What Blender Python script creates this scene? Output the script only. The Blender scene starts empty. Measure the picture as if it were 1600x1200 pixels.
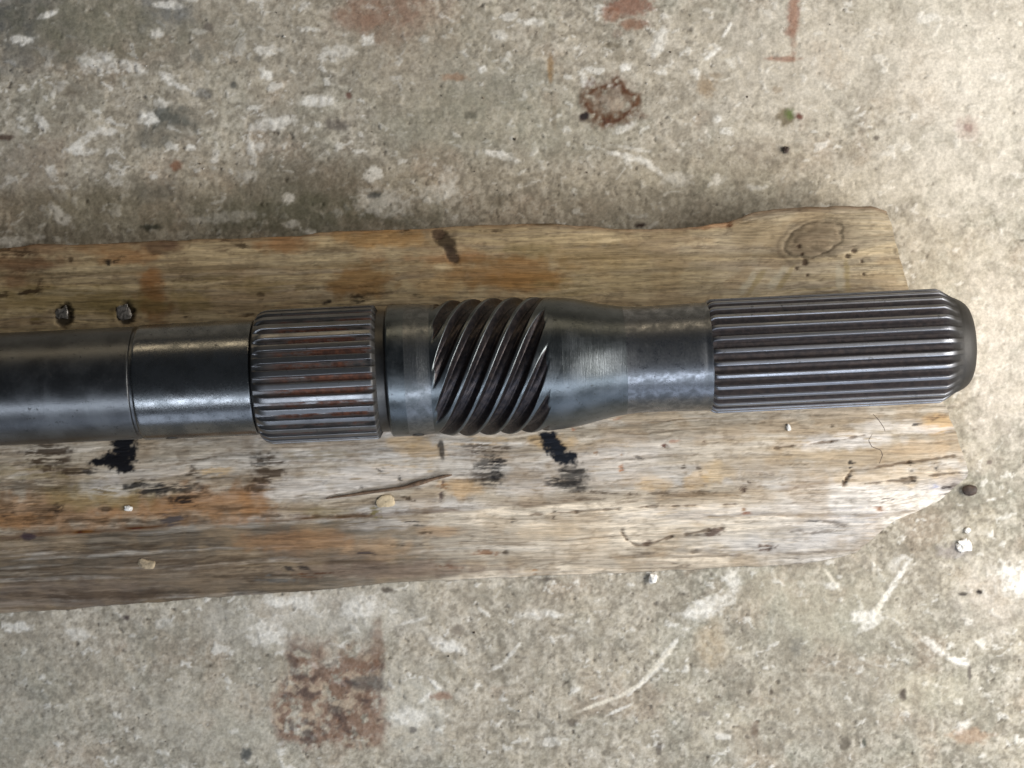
import bpy, math, random
import numpy as np
from mathutils import Vector

# ------------------------------------------------------------------ camera
F = 2800.0                      # focal length in pixels of a 1600 px wide frame
K = 0.000235                    # metres per pixel at the height of the shaft axis
TOP = 0.030                     # height of the timber's top face
AXZ = TOP + 107.3*K             # height of the shaft axis
HC = AXZ + F*K                  # camera height
S = bpy.context.scene
C = bpy.context.collection
cam = bpy.data.cameras.new('camera')
co = bpy.data.objects.new('camera', cam); C.objects.link(co)
co.location = (0, 0, HC); co.rotation_euler = (0, 0, 0)
cam.sensor_width = 36; cam.lens = F/1600*36
cam.clip_start = 0.01; cam.clip_end = 100
cam.dof.use_dof = True; cam.dof.focus_distance = HC-AXZ-0.004; cam.dof.aperture_fstop = 13
S.camera = co

# ------------------------------------------------------------------ light
w = bpy.data.worlds.new('World'); S.world = w; w.use_nodes = True
bg = w.node_tree.nodes['Background']
bg.inputs[0].default_value = (0.78, 0.88, 1.0, 1); bg.inputs[1].default_value = 0.06
S.view_settings.view_transform = 'Standard'; S.view_settings.look = 'None'
S.view_settings.exposure = 0.0; S.view_settings.gamma = 1

def area(name, loc, target, sx, sy, power, col):
    l = bpy.data.lights.new(name, 'AREA'); l.shape = 'RECTANGLE'; l.size = sx; l.size_y = sy
    l.energy = power; l.color = col
    o = bpy.data.objects.new(name, l); C.objects.link(o); o.location = loc
    d = Vector(target)-Vector(loc)
    o.rotation_euler = d.to_track_quat('-Z', 'Y').to_euler()
    return o
# daylight through the opening beyond the right end of the shaft
area('daylight_right', (0.56, -0.02, 0.39), (0.10, 0.0, 0.0), 0.42, 0.42, 7.0, (1.0, 0.955, 0.89))
# long strip of sky seen over the door, on the near side
area('sky_strip', (0.05, -0.72, 0.86), (0.0, 0.0, 0.05), 1.7, 0.13, 7.6, (0.80, 0.88, 1.0))
# broad low sky light below it
area('sky_low', (0.35, -1.15, 0.32), (0.0, 0.0, 0.05), 2.0, 0.5, 4.2, (0.72, 0.82, 1.0))
# weak warm lamp on the far side
area('warm_lamp', (0.0, 0.85, 0.34), (0, 0, 0.05), 1.3, 0.06, 1.2, (1.0, 0.80, 0.52))

# ------------------------------------------------------------------ numeric noise
def _hash(ix, iy, seed):
    h = (ix.astype(np.int64)*374761393 + iy.astype(np.int64)*668265263 + seed*974711) & 0xffffffff
    h = ((h ^ (h >> 13))*1274126177) & 0xffffffff
    h = (h ^ (h >> 16)) & 0xffffffff
    h = (h*2246822519) & 0xffffffff
    return ((h ^ (h >> 15)) & 0xffff)/65535.0
def vnoise(x, y, seed=0):
    ix = np.floor(x); iy = np.floor(y); fx = x-ix; fy = y-iy
    fx = fx*fx*fx*(fx*(fx*6-15)+10); fy = fy*fy*fy*(fy*(fy*6-15)+10)
    a = _hash(ix, iy, seed); b = _hash(ix+1, iy, seed); c = _hash(ix, iy+1, seed); d = _hash(ix+1, iy+1, seed)
    return (a*(1-fx)+b*fx)*(1-fy)+(c*(1-fx)+d*fx)*fy
def fbm(x, y, seed=0, octs=4, gain=0.5):
    t = 0; a = 1; s = 0
    for i in range(octs):
        ca, sa = math.cos(0.6*i), math.sin(0.6*i)
        if octs < 0: pass
        t = t + a*vnoise((x*ca-y*sa)*2**i+17*i, (x*sa+y*ca)*2**i-31*i, seed+i*7); s += a; a *= gain
    return t/s
def streak(x, y, seed=0, octs=4, gain=0.6):      # no rotation: keeps the grain along x
    t = 0; a = 1; s = 0
    for i in range(octs):
        t = t + a*vnoise(x*2**i+17.3*i, y*2**i-31.7*i, seed+i*7); s += a; a *= gain
    return t/s
def ss(a, b, x):
    t = np.clip((x-a)/(b-a), 0, 1); return t*t*(3-2*t)
def mixc(col, c2, m):
    return col*(1-m[..., None]) + np.array(c2)*m[..., None]
def W(px, py, z):
    k = (HC-z)/F
    return (px-800)*k, -(py-600)*k

# ------------------------------------------------------------------ objects
def tag(o, label=None, cat=None, group=None, kind=None):
    if label: o['label'] = label
    if cat: o['category'] = cat
    if group: o['group'] = group
    if kind: o['kind'] = kind
    return o
def link(name, me, mat=None, parent=None):
    o = bpy.data.objects.new(name, me); C.objects.link(o)
    if parent: o.parent = parent
    if mat and len(me.materials) == 0: me.materials.append(mat)
    return o
def grid_mesh(name, V, nu, nv, closed_v=False, col=None, extra=None, flip=False):
    me = bpy.data.meshes.new(name)
    i = np.arange(nu-1)[:, None]; jn = nv if closed_v else nv-1
    j = np.arange(jn)[None, :]; j2 = (j+1) % nv
    a = i*nv+j; b = (i+1)*nv+j; c = (i+1)*nv+j2; d = i*nv+j2
    q = np.stack([a+0*b, b, c, d], -1).reshape(-1, 4)
    if flip: q = q[:, ::-1]
    V = V.reshape(-1, 3).astype(np.float32)
    me.vertices.add(len(V)); me.vertices.foreach_set('co', V.ravel())
    me.loops.add(q.size); me.loops.foreach_set('vertex_index', q.ravel().astype(np.int32))
    me.polygons.add(len(q)); me.polygons.foreach_set('loop_start', np.arange(0, q.size, 4, dtype=np.int32))
    me.polygons.foreach_set('use_smooth', np.ones(len(q), dtype=bool))
    me.update(calc_edges=True)
    if col is not None:
        at = me.color_attributes.new('tone', 'FLOAT_COLOR', 'POINT')
        cc = np.ones((len(V), 4), dtype=np.float32); cc[:, :3] = np.clip(col.reshape(-1, 3), 0, 1)
        if extra is not None: cc[:, 3] = extra.ravel()
        at.data.foreach_set('color', cc.ravel())
    return me

# ------------------------------------------------------------------ materials
class NT:
    def __init__(s, name):
        s.m = bpy.data.materials.new(name); s.m.use_nodes = True; s.t = s.m.node_tree
        s.b = s.t.nodes['Principled BSDF']
    def n(s, kind, **kw):
        nd = s.t.nodes.new(kind)
        for k, v in kw.items(): setattr(nd, k, v)
        return nd
    def l(s, a, b): s.t.links.new(a, b)
    def val(s, sock, v):
        if hasattr(v, 'is_output') or isinstance(v, bpy.types.NodeSocket): s.l(v, sock)
        else: sock.default_value = v
    def math(s, op, a, b=0.0, c=None, clamp=False):
        nd = s.n('ShaderNodeMath', operation=op, use_clamp=clamp)
        s.val(nd.inputs[0], a); s.val(nd.inputs[1], b)
        if c is not None: s.val(nd.inputs[2], c)
        return nd.outputs[0]
    def mix(s, f, a, b, blend='MIX'):
        nd = s.n('ShaderNodeMix', data_type='RGBA', blend_type=blend)
        s.val(nd.inputs['Factor'], f)
        for k, v in (('A', a), ('B', b)):
            sk = [i for i in nd.inputs if i.name == k and i.type == 'RGBA'][0]
            s.val(sk, v if isinstance(v, bpy.types.NodeSocket) else (*v, 1))
        return [o for o in nd.outputs if o.type == 'RGBA'][0]
    def noise(s, vec, scale, detail=4, rough=0.55, dist=0.0):
        nd = s.n('ShaderNodeTexNoise'); s.l(vec, nd.inputs['Vector'])
        nd.inputs['Scale'].default_value = scale; nd.inputs['Detail'].default_value = detail
        nd.inputs['Roughness'].default_value = rough; nd.inputs['Distortion'].default_value = dist
        return nd.outputs[0]
    def scale(s, vec, sc):
        nd = s.n('ShaderNodeVectorMath', operation='MULTIPLY'); s.l(vec, nd.inputs[0]); nd.inputs[1].default_value = sc
        return nd.outputs[0]
    def range(s, x, a, b, c=0.0, d=1.0):
        nd = s.n('ShaderNodeMapRange', interpolation_type='SMOOTHSTEP'); s.val(nd.inputs[0], x)
        for i, v in enumerate((a, b, c, d)): s.val(nd.inputs[i+1], v)
        return nd.outputs[0]
    def bump(s, h, strength, dist, normal=None):
        nd = s.n('ShaderNodeBump'); s.l(h, nd.inputs['Height'])
        nd.inputs['Strength'].default_value = strength; nd.inputs['Distance'].default_value = dist
        if normal: s.l(normal, nd.inputs['Normal'])
        return nd.outputs[0]

def toned(name, grain_scale, stretch, lo, hi, rough, bump_d, spec=0.3):
    m = NT(name); tc = m.n('ShaderNodeTexCoord').outputs['Object']
    at = m.n('ShaderNodeAttribute', attribute_name='tone')
    v = m.scale(tc, stretch)
    n1 = m.noise(v, grain_scale, 5, 0.65)
    n2 = m.noise(v, grain_scale*3.7, 3, 0.6)
    f = m.math('ADD', m.math('MULTIPLY', n1, 0.6), m.math('MULTIPLY', n2, 0.4))
    k = m.range(f, 0.32, 0.68, lo, hi)
    g = m.n('ShaderNodeCombineColor'); 
    for i in range(3): m.l(k, g.inputs[i])
    c = m.mix(1.0, at.outputs['Color'], g.outputs[0], 'MULTIPLY')
    m.l(c, m.b.inputs['Base Color'])
    m.b.inputs['Specular IOR Level'].default_value = spec
    r = m.math('MULTIPLY', at.outputs['Alpha'], rough)
    m.l(r, m.b.inputs['Roughness'])
    m.l(m.bump(f, 0.55, bump_d), m.b.inputs['Normal'])
    return m

mat_floor = toned('stained_concrete', 900, (1, 1, 1), 0.76, 1.20, 0.85, 0.0003).m
mat_wood = toned('weathered_wood', 650, (0.07, 1, 1), 0.62, 1.30, 0.85, 0.0003, .12).m
mat_end = toned('end_grain_wood', 900, (1, 1, 1), 0.75, 1.2, 0.9, 0.0005).m

# ================================================================== FLOOR
def axis_pts(lo, hi, step, far):
    c = np.arange(lo, hi+step/2, step)
    g = [] ; d = step; p = hi
    while p < far: d *= 1.22; p += d; g.append(p)
    h = []; d = step; p = lo
    while p > -far: d *= 1.22; p -= d; h.append(p)
    return np.concatenate([h[::-1], c, g])
def stamp(X, Y, cx, cy, rx, ry, rot=0, soft=0.35, rag=0.5, sc=8.0, seed=1):
    """ragged elliptical patch: 1 inside, 0 outside (units: photograph pixels at that surface)"""
    a = math.radians(rot); ca, sa = math.cos(a), math.sin(a)
    R = max(rx, ry)*1.9+8
    i = np.abs(X-cx) < R; i &= np.abs(Y-cy) < R
    out = np.zeros_like(X)
    if not i.any(): return out
    x = X[i]-cx; y = Y[i]-cy
    u = (x*ca-y*sa)/rx; v = (x*sa+y*ca)/ry
    d = np.sqrt(u*u+v*v) + rag*(fbm(X[i]/sc, Y[i]/sc, seed, 4)-0.5)*2
    out[i] = 1-ss(1-soft, 1+soft, d)
    return out

def build_floor():
    gx = axis_pts(-0.235, 0.235, 0.00055, 1.6); gy = axis_pts(-0.178, 0.178, 0.00055, 1.4)
    GX, GY = np.meshgrid(gx, gy, indexing='ij')
    k = HC/F
    X = GX/k+800; Y = -GY/k+600                       # photograph pixel units on the floor plane
    wx = X+10*(fbm(X/22, Y/22, 3, 3)-.5)*2; wy = Y+10*(fbm(X/22+9, Y/22, 4, 3)-.5)*2
    big = fbm(X/260, Y/260, 11, 3); mid = fbm(wx/48, wy/48, 12, 4); fin = fbm(wx/13, wy/13, 13, 4, .6); tiny = fbm(X/4.2, Y/4.2, 14, 3, .7)
    col = np.ones(X.shape+(3,))*np.array((.375, .335, .268))
    col = mixc(col, (.27, .255, .205), ss(.42, .66, big)*.75)
    col = mixc(col, (.43, .385, .30), ss(.40, .75, mid)*.6)
    col = mixc(col, (.22, .205, .165), ss(.54, .70, fbm(wx/60+40, wy/60, 15, 4))*.5)
    col = mixc(col, (.47, .435, .37), ss(.50, .74, fin)*.55)
    col = mixc(col, (.23, .205, .165), ss(.54, .74, fbm(wx/12+50, wy/12, 16, 4, .6))*.5)
    col = mixc(col, (.36, .25, .17), ss(.58, .74, fbm(wx/85, wy/85+30, 17, 4))*.25)
    col = mixc(col, (.30, .315, .26), ss(.55, .75, fbm(wx/70+77, wy/70+30, 27, 4))*.2)
    col *= (0.86+0.28*tiny)[..., None]
    h = (big-.5)*1.6e-3 + (mid-.5)*0.9e-3 + (fin-.5)*0.35e-3 + (tiny-.5)*0.12e-3
    gr = fbm(X/6.5+20, Y/6.5, 33, 3, .65); gr2 = fbm(wx/26+20, wy/26, 34, 3, .6)
    col = mixc(col, (.17, .15, .115), ss(.52, .74, gr)*.50); col = mixc(col, (.52, .49, .42), ss(.48, .28, gr)*.40)
    col = mixc(col, (.24, .21, .16), ss(.52, .68, gr2)*.40)
    h += (gr-.5)*-.25e-3
    # scattered pale scale and small pits
    left = ss(900, 100, X)*0.05
    wf = ss(.69, .78, fbm(wx/17+5, wy/12, 18, 4, .55)+left*ss(520, 300, Y))
    col = mixc(col, (.62, .61, .57), wf*.6); h += wf*2e-4
    pit = ss(.83, .90, fbm(X/8, Y/8, 19, 2)); col = mixc(col, (.13, .11, .085), pit*.7); h -= pit*4e-4
    specks = ss(.86, .92, fbm(X/4.5+3, Y/4.5, 20, 2)); col = mixc(col, (.10, .08, .06), specks*.6)
    # worn, wider tones of the slab, plus painted brightness at right and timber shadow
    T = []
    grey = (.24, .235, .20)
    for (cx, cy, rx, ry, c, a) in [(15, 20, 90, 75, (.13, .13, .125), .85), (75, 75, 60, 30, (.22, .2, .16), .6), (30, 270, 90, 60, (.26, .22, .17), .6), (160, 330, 120, 40, (.22, .2, .14), .55), (350, 60, 90, 50, (.27, .25, .2), .5), (620, 90, 80, 60, (.25, .22, .17), .5), (680, 190, 90, 50, (.25, .23, .17), .5), (150, 35, 120, 50, (.19, .18, .13), .75), (260, 15, 35, 30, (.2, .2, .19), .7),
            (480, 285, 110, 40, (.17, .15, .11), .6), (470, 335, 190, 32, (.15, .145, .10), .75), (270, 185, 34, 22, (.13, .13, .11), .85),  # wide dark patch along the timber's far edge is its shadow, painted in
            (235, 215, 26, 18, (.16, .15, .12), .7), (250, 300, 40, 14, (.2, .19, .16), .6), (110, 140, 24, 14, (.2, .17, .13), .6),
            (610, 20, 75, 34, (.26, .16, .11), .7), (780, 130, 90, 40, (.24, .23, .18), .45), (840, 200, 150, 50, (.25, .24, .18), .4), (720, 60, 60, 35, (.23, .21, .16), .45),
            (1010, 320, 150, 30, (.27, .24, .18), .45), (1180, 245, 90, 30, (.30, .25, .19), .4),
            (420, 975, 110, 42, (.44, .42, .37), .5), (560, 955, 100, 36, (.46, .44, .39), .5), (330, 1130, 120, 60, (.39, .37, .31), .4), (60, 1050, 70, 60, (.22, .21, .17), .35),
            (650, 1110, 50, 60, (.5, .5, .45), .4), (1330, 1070, 90, 60, (.28, .26, .21), .35), (1460, 1080, 60, 30, (.50, .47, .36), .4), (1110, 1010, 20, 34, (.38, .29, .18), .45),
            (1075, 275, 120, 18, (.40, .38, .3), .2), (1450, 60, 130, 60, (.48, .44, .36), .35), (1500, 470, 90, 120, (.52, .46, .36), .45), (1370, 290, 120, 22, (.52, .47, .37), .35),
            (1550, 930, 60, 60, (.52, .48, .42), .5), (1540, 80, 130, 120, (.56, .52, .45), .6), (1240, 90, 160, 110, (.50, .46, .39), .55), (1520, 200, 120, 150, (.56, .52, .45), .6), (1560, 560, 60, 140, (.58, .53, .46), .6), (1430, 280, 120, 40, (.56, .52, .45), .5), (1290, 950, 120, 60, (.38, .36, .28), .5)]:  # upper right pale patches paint the stronger light there into the colour
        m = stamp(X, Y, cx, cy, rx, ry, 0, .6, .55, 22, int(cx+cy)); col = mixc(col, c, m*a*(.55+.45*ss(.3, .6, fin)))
    # white flecks and scrapes
    for (cx, cy, rx, ry, rot, a) in [(75, 22, 15, 5, 25, 1), (33, 62, 18, 7, 0, 1), (262, 7, 20, 6, 0, .9), (150, 98, 24, 17, 0, .6), (205, 103, 20, 9, -20, .75),
            (263, 122, 14, 7, -35, .95), (285, 136, 16, 4, -25, .8), (232, 184, 13, 11, 0, .95), (250, 160, 12, 8, 0, .7), (65, 190, 15, 6, -50, .8), (130, 220, 34, 6, 35, .75),
            (125, 235, 20, 7, 0, .8), (165, 205, 16, 6, 0, .7), (298, 231, 7, 5, 0, .9), (418, 118, 9, 8, 0, .95), (415, 78, 20, 7, 0, .65), (495, 157, 25, 8, 0, .95),
            (430, 192, 36, 10, 10, .7), (575, 62, 11, 9, 0, .9), (530, 80, 22, 10, 0, .5), (582, 272, 15, 11, 0, .9), (600, 318, 42, 20, 0, .55), (450, 310, 10, 8, 0, .8),
            (487, 366, 16, 6, -30, .95), (14, 378, 24, 8, 0, .9), (95, 338, 24, 9, -40, .75), (60, 370, 8, 5, 0, .7), (400, 230, 14, 9, 0, .6), (245, 52, 10, 7, 0, .7), (240, 275, 6, 4, 0, .8),
            (78, 265, 8, 6, 0, .7), (335, 245, 6, 10, -20, .6), (385, 275, 16, 9, 0, .5), (180, 285, 10, 6, 0, .5), (455, 350, 12, 5, 0, .6), (350, 340, 60, 8, 5, .35),
            (978, 103, 10, 7, -10, 1), (1113, 83, 15, 4, 40, 1), (1137, 45, 12, 3, 60, .8), (1120, 185, 6, 6, 0, 1), (1136, 206, 12, 5, -15, .8), (785, 243, 27, 6, -18, .95),
            (985, 246, 34, 5, -14, .85), (1020, 262, 26, 5, -38, .8), (990, 232, 30, 3, -10, .5), (755, 108, 6, 6, 0, 1), (918, 131, 12, 6, 0, .9), (1028, 66, 11, 24, -20, .75),
            (833, 34, 16, 6, 0, .8), (975, 200, 18, 6, 20, .7), (780, 55, 12, 8, 0, .6), (700, 280, 12, 20, 0, .5), (690, 300, 30, 12, 0, .5), (1085, 112, 8, 6, 0, .8), (1060, 280, 24, 10, 0, .5), (1120, 280, 12, 8, 0, .6),
            (1450, 30, 18, 8, 0, .5), (1560, 120, 14, 7, 0, .5), (1500, 200, 12, 6, 0, .5),
            (1590, 905, 28, 24, 0, .9), (1500, 1033, 15, 6, -8, 1), (1460, 1010, 30, 6, -35, .7), (1350, 963, 22, 10, 15, .8), (1395, 915, 5, 45, -33, .85), (1360, 975, 26, 6, 30, .6),
            (1400, 880, 10, 12, 0, .4), (1145, 905, 12, 20, 0, .6), (1110, 945, 34, 12, 20, .7), (1090, 960, 30, 8, 0, .7), (1300, 915, 10, 6, 0, .7), (1505, 1135, 16, 6, 35, .6), (1130, 1150, 12, 5, 0, .6),
            (700, 1010, 26, 10, -15, .8), (680, 1068, 18, 3, -40, .9), (665, 1090, 14, 4, 40, .7), (645, 970, 24, 3, 15, .6), (780, 1040, 14, 3, 30, .6), (800, 1020, 18, 3, 50, .6),
            (640, 1120, 26, 14, 0, .6), (470, 940, 26, 12, 0, .6), (565, 950, 32, 16, 0, .65), (420, 990, 30, 18, 0, .6), (430, 940, 20, 10, 0, .7), (840, 960, 30, 8, 0, .4), (860, 1160, 16, 8, 0, .5),
            (30, 980, 22, 8, 0, .7), (120, 990, 16, 10, 0, .5), (255, 975, 14, 9, 0, .5), (965, 1110, 20, 3, 25, .8), (1010, 1060, 34, 4, 42, .75), (1045, 1015, 26, 4, 50, .7)]:
        m = stamp(X, Y, cx, cy, rx, ry, rot, .35, .6, 7, int(cx*3+cy)); m *= .45+.55*ss(.3, .5, fbm(X/6, Y/6, int(cx), 2))
        col = mixc(col, (.66, .65, .61), m*a*.9); h += m*a*2.2e-4
    # pale curved scratch down towards the lower edge
    for (cx, cy, rx, ry, rot) in [(940, 1098, 34, 3, 20), (985, 1078, 24, 3, 32), (1030, 1035, 30, 4, 48), (1300, 905, 22, 2.5, -55), (1375, 945, 4, 20, -28)]:
        m = stamp(X, Y, cx, cy, rx, ry, rot, .4, .3, 9, int(cx)); col = mixc(col, (.62, .58, .49), m*.75)
    # rust patches, brown rings
    rust_dark = ((.20, .105, .065), (.22, .13, .085), (.33, .19, .10))
    sq = np.clip(np.minimum(ss(-8, 12, 22*(fbm(X/18, Y/18, 48, 4)-.5)+X-(425+12*np.sin(Y*.05)+(1155-Y)*.12)), ss(-10, 14, (603-(1160-Y)*.05)-X+34*(fbm(X/18, Y/18, 47, 4)-.5))), 0, 1)*ss(985, 1050, Y+60*(fbm(X/20, Y/20, 49, 4)-.5))*ss(1176, 1154, Y-.05*(X-500)+30*(fbm(X/14, Y/14, 50, 4)-.5))
    br = ss(.33, .50, fbm(X/15, Y/15, 41, 4, .6))
    col = mixc(col, rust_dark[0], sq*br*.66); col = mixc(col, (.12, .095, .08), sq*ss(.50, .72, fbm(wx/24, wy/24, 42, 5, .65))*.75); col = mixc(col, (.42, .34, .25), sq*ss(.50, .72, fbm(wx/16, wy/16, 43, 5, .65))*.7)
    m = stamp(X, Y, 575, 1068, 30, 14, 0, .4, .5, 9, 3); col = mixc(col, (.13, .115, .10), m*.7)
    m = stamp(X, Y, 590, 1010, 10, 40, 0, .5, .5, 9, 9); col = mixc(col, (.20, .13, .09), m*.6)
    r = np.sqrt(((X-956)/50)**2+((Y-158)/38)**2)+.35*(fbm(X/14, Y/14, 44, 3)-.5)*2
    m = ss(1.2, .7, r)*(.55+.45*ss(.35, .75, r))*ss(.2, .55, fbm(X/9, Y/9, 46, 3)+.1); col = mixc(col, (.125, .065, .035), m*.92)
    m = stamp(X, Y, 962, 163, 14, 8, 0, .6, .7, 7, 5); col = mixc(col, (.42, .35, .27), m*.5)
    for (cx, cy, rx, ry, c, a) in [(985, 8, 32, 18, (.24, .13, .09), .8), (990, 38, 24, 8, (.25, .14, .09), .7), (955, 22, 12, 12, (.27, .15, .1), .7), (965, 52, 8, 8, (.2, .14, .1), .5),
            (1240, 20, 10, 32, (.27, .15, .11), .7), (1234, 50, 9, 8, (.26, .16, .12), .7), (1222, 92, 26, 4, (.28, .17, .12), .8), (1104, 135, 14, 14, (.26, .18, .10), .6), (1118, 118, 10, 5, (.25, .2, .14), .7),
            (955, 70, 16, 4, (.2, .17, .12), .7), (968, 85, 8, 12, (.2, .17, .12), .6), (860, 105, 5, 22, (.28, .19, .10), .8), (712, 120, 22, 6, (.3, .18, .11), .6), (912, 182, 8, 7, (.06, .04, .035), .9),
            (1228, 183, 14, 14, (.16, .13, .08), .8), (1249, 182, 6, 5, (.15, .07, .05), .9), (1228, 234, 5, 5, (.02, .02, .02), 1), (1215, 140, 8, 6, (.3, .24, .17), .6), (1512, 200, 20, 18, (.38, .31, .26), .7),
            (1512, 200, 8, 7, (.25, .17, .14), .7), (1370, 216, 5, 4, (.12, .1, .08), .8), (1240, 30, 6, 60, (.3, .18, .12), .5), (10, 215, 14, 4, (.1, .07, .05), .8), (275, 258, 10, 8, (.24, .13, .08), .8),
            (235, 355, 16, 4, (.08, .08, .06), .8), (310, 88, 10, 10, (.2, .19, .16), .7), (325, 43, 8, 8, (.14, .12, .1), .7), (320, 146, 12, 8, (.15, .14, .12), .7), (365, 133, 5, 5, (.1, .1, .09), .7), (525, 195, 18, 9, (.15, .13, .11), .7),
            (545, 150, 5, 6, (.14, .07, .05), .8), (402, 92, 6, 5, (.15, .14, .12), .6), (585, 305, 10, 6, (.1, .1, .09), .8), (555, 30, 30, 12, (.27, .17, .12), .5), (780, 310, 14, 12, (.17, .15, .11), .6), (735, 180, 10, 6, (.14, .13, .1), .6),
            (866, 182, 4, 20, (.2, .17, .12), .6), (1002, 352, 9, 5, (.08, .06, .05), .9), (385, 1178, 7, 9, (.11, .11, .1), .85), (645, 1140, 8, 5, (.12, .11, .1), .7), (690, 1088, 16, 6, (.26, .16, .11), .7), (605, 922, 10, 4, (.1, .08, .06), .8), (198, 965, 6, 5, (.1, .08, .07), .9),
            (715, 985, 10, 8, (.17, .14, .11), .6), (855, 905, 14, 3, (.12, .1, .08), .7), (895, 1130, 8, 6, (.12, .1, .08), .6), (1030, 1170, 5, 10, (.12, .1, .08), .7), (1205, 1080, 4, 6, (.1, .08, .06), .8), (1410, 1085, 6, 8, (.12, .1, .08), .9),
            (1320, 1162, 9, 10, (.16, .14, .11), .9), (1350, 1160, 4, 7, (.1, .1, .08), .8), (1530, 925, 4, 3, (.05, .04, .03), .9), (1505, 928, 7, 3, (.06, .05, .04), .8), (1515, 1055, 3, 14, (.14, .12, .1), .8), (1490, 862, 26, 10, (.28, .25, .23), .7),  # grey patch by the largest crumb is its shadow, painted on
            (1545, 722, 4, 3, (.15, .12, .1), .8), (1180, 1140, 6, 12, (.15, .11, .08), .7), (1275, 1155, 34, 16, (.24, .22, .18), .5), (1515, 1150, 30, 12, (.36, .25, .17), .6), (1560, 440, 14, 9, (.4, .36, .3), .4),
            (800, 930, 60, 10, (.3, .27, .21), .4), (260, 1000, 60, 30, (.22, .21, .17), .35), (20, 1150, 60, 40, (.26, .25, .2), .4), (1245, 1010, 10, 16, (.2, .19, .16), .6), (1100, 1115, 12, 4, (.2, .18, .15), .7)]:
        m = stamp(X, Y, cx, cy, rx, ry, 0, .4, .55, 7, int(cx+2*cy)); col = mixc(col, c, m*a)
    m = stamp(X, Y, 1234, 178, 7, 8, 0, .5, .5, 5, 2); col = mixc(col, (.13, .17, .06), m*.7)
    m0 = np.array((.345, .312, .25)); col = np.clip(m0+(col-m0)*1.24, .015, .85); g0 = col.mean(-1, keepdims=True); wm = g0*np.array((1.115, 1.0, .82)); col = wm+(col-wm)*.80
    V = np.stack([GX, GY, h-np.maximum(h.max(), 0)*0.0], -1)
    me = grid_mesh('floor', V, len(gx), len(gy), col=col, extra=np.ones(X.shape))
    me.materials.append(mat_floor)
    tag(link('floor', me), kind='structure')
build_floor()

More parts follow.
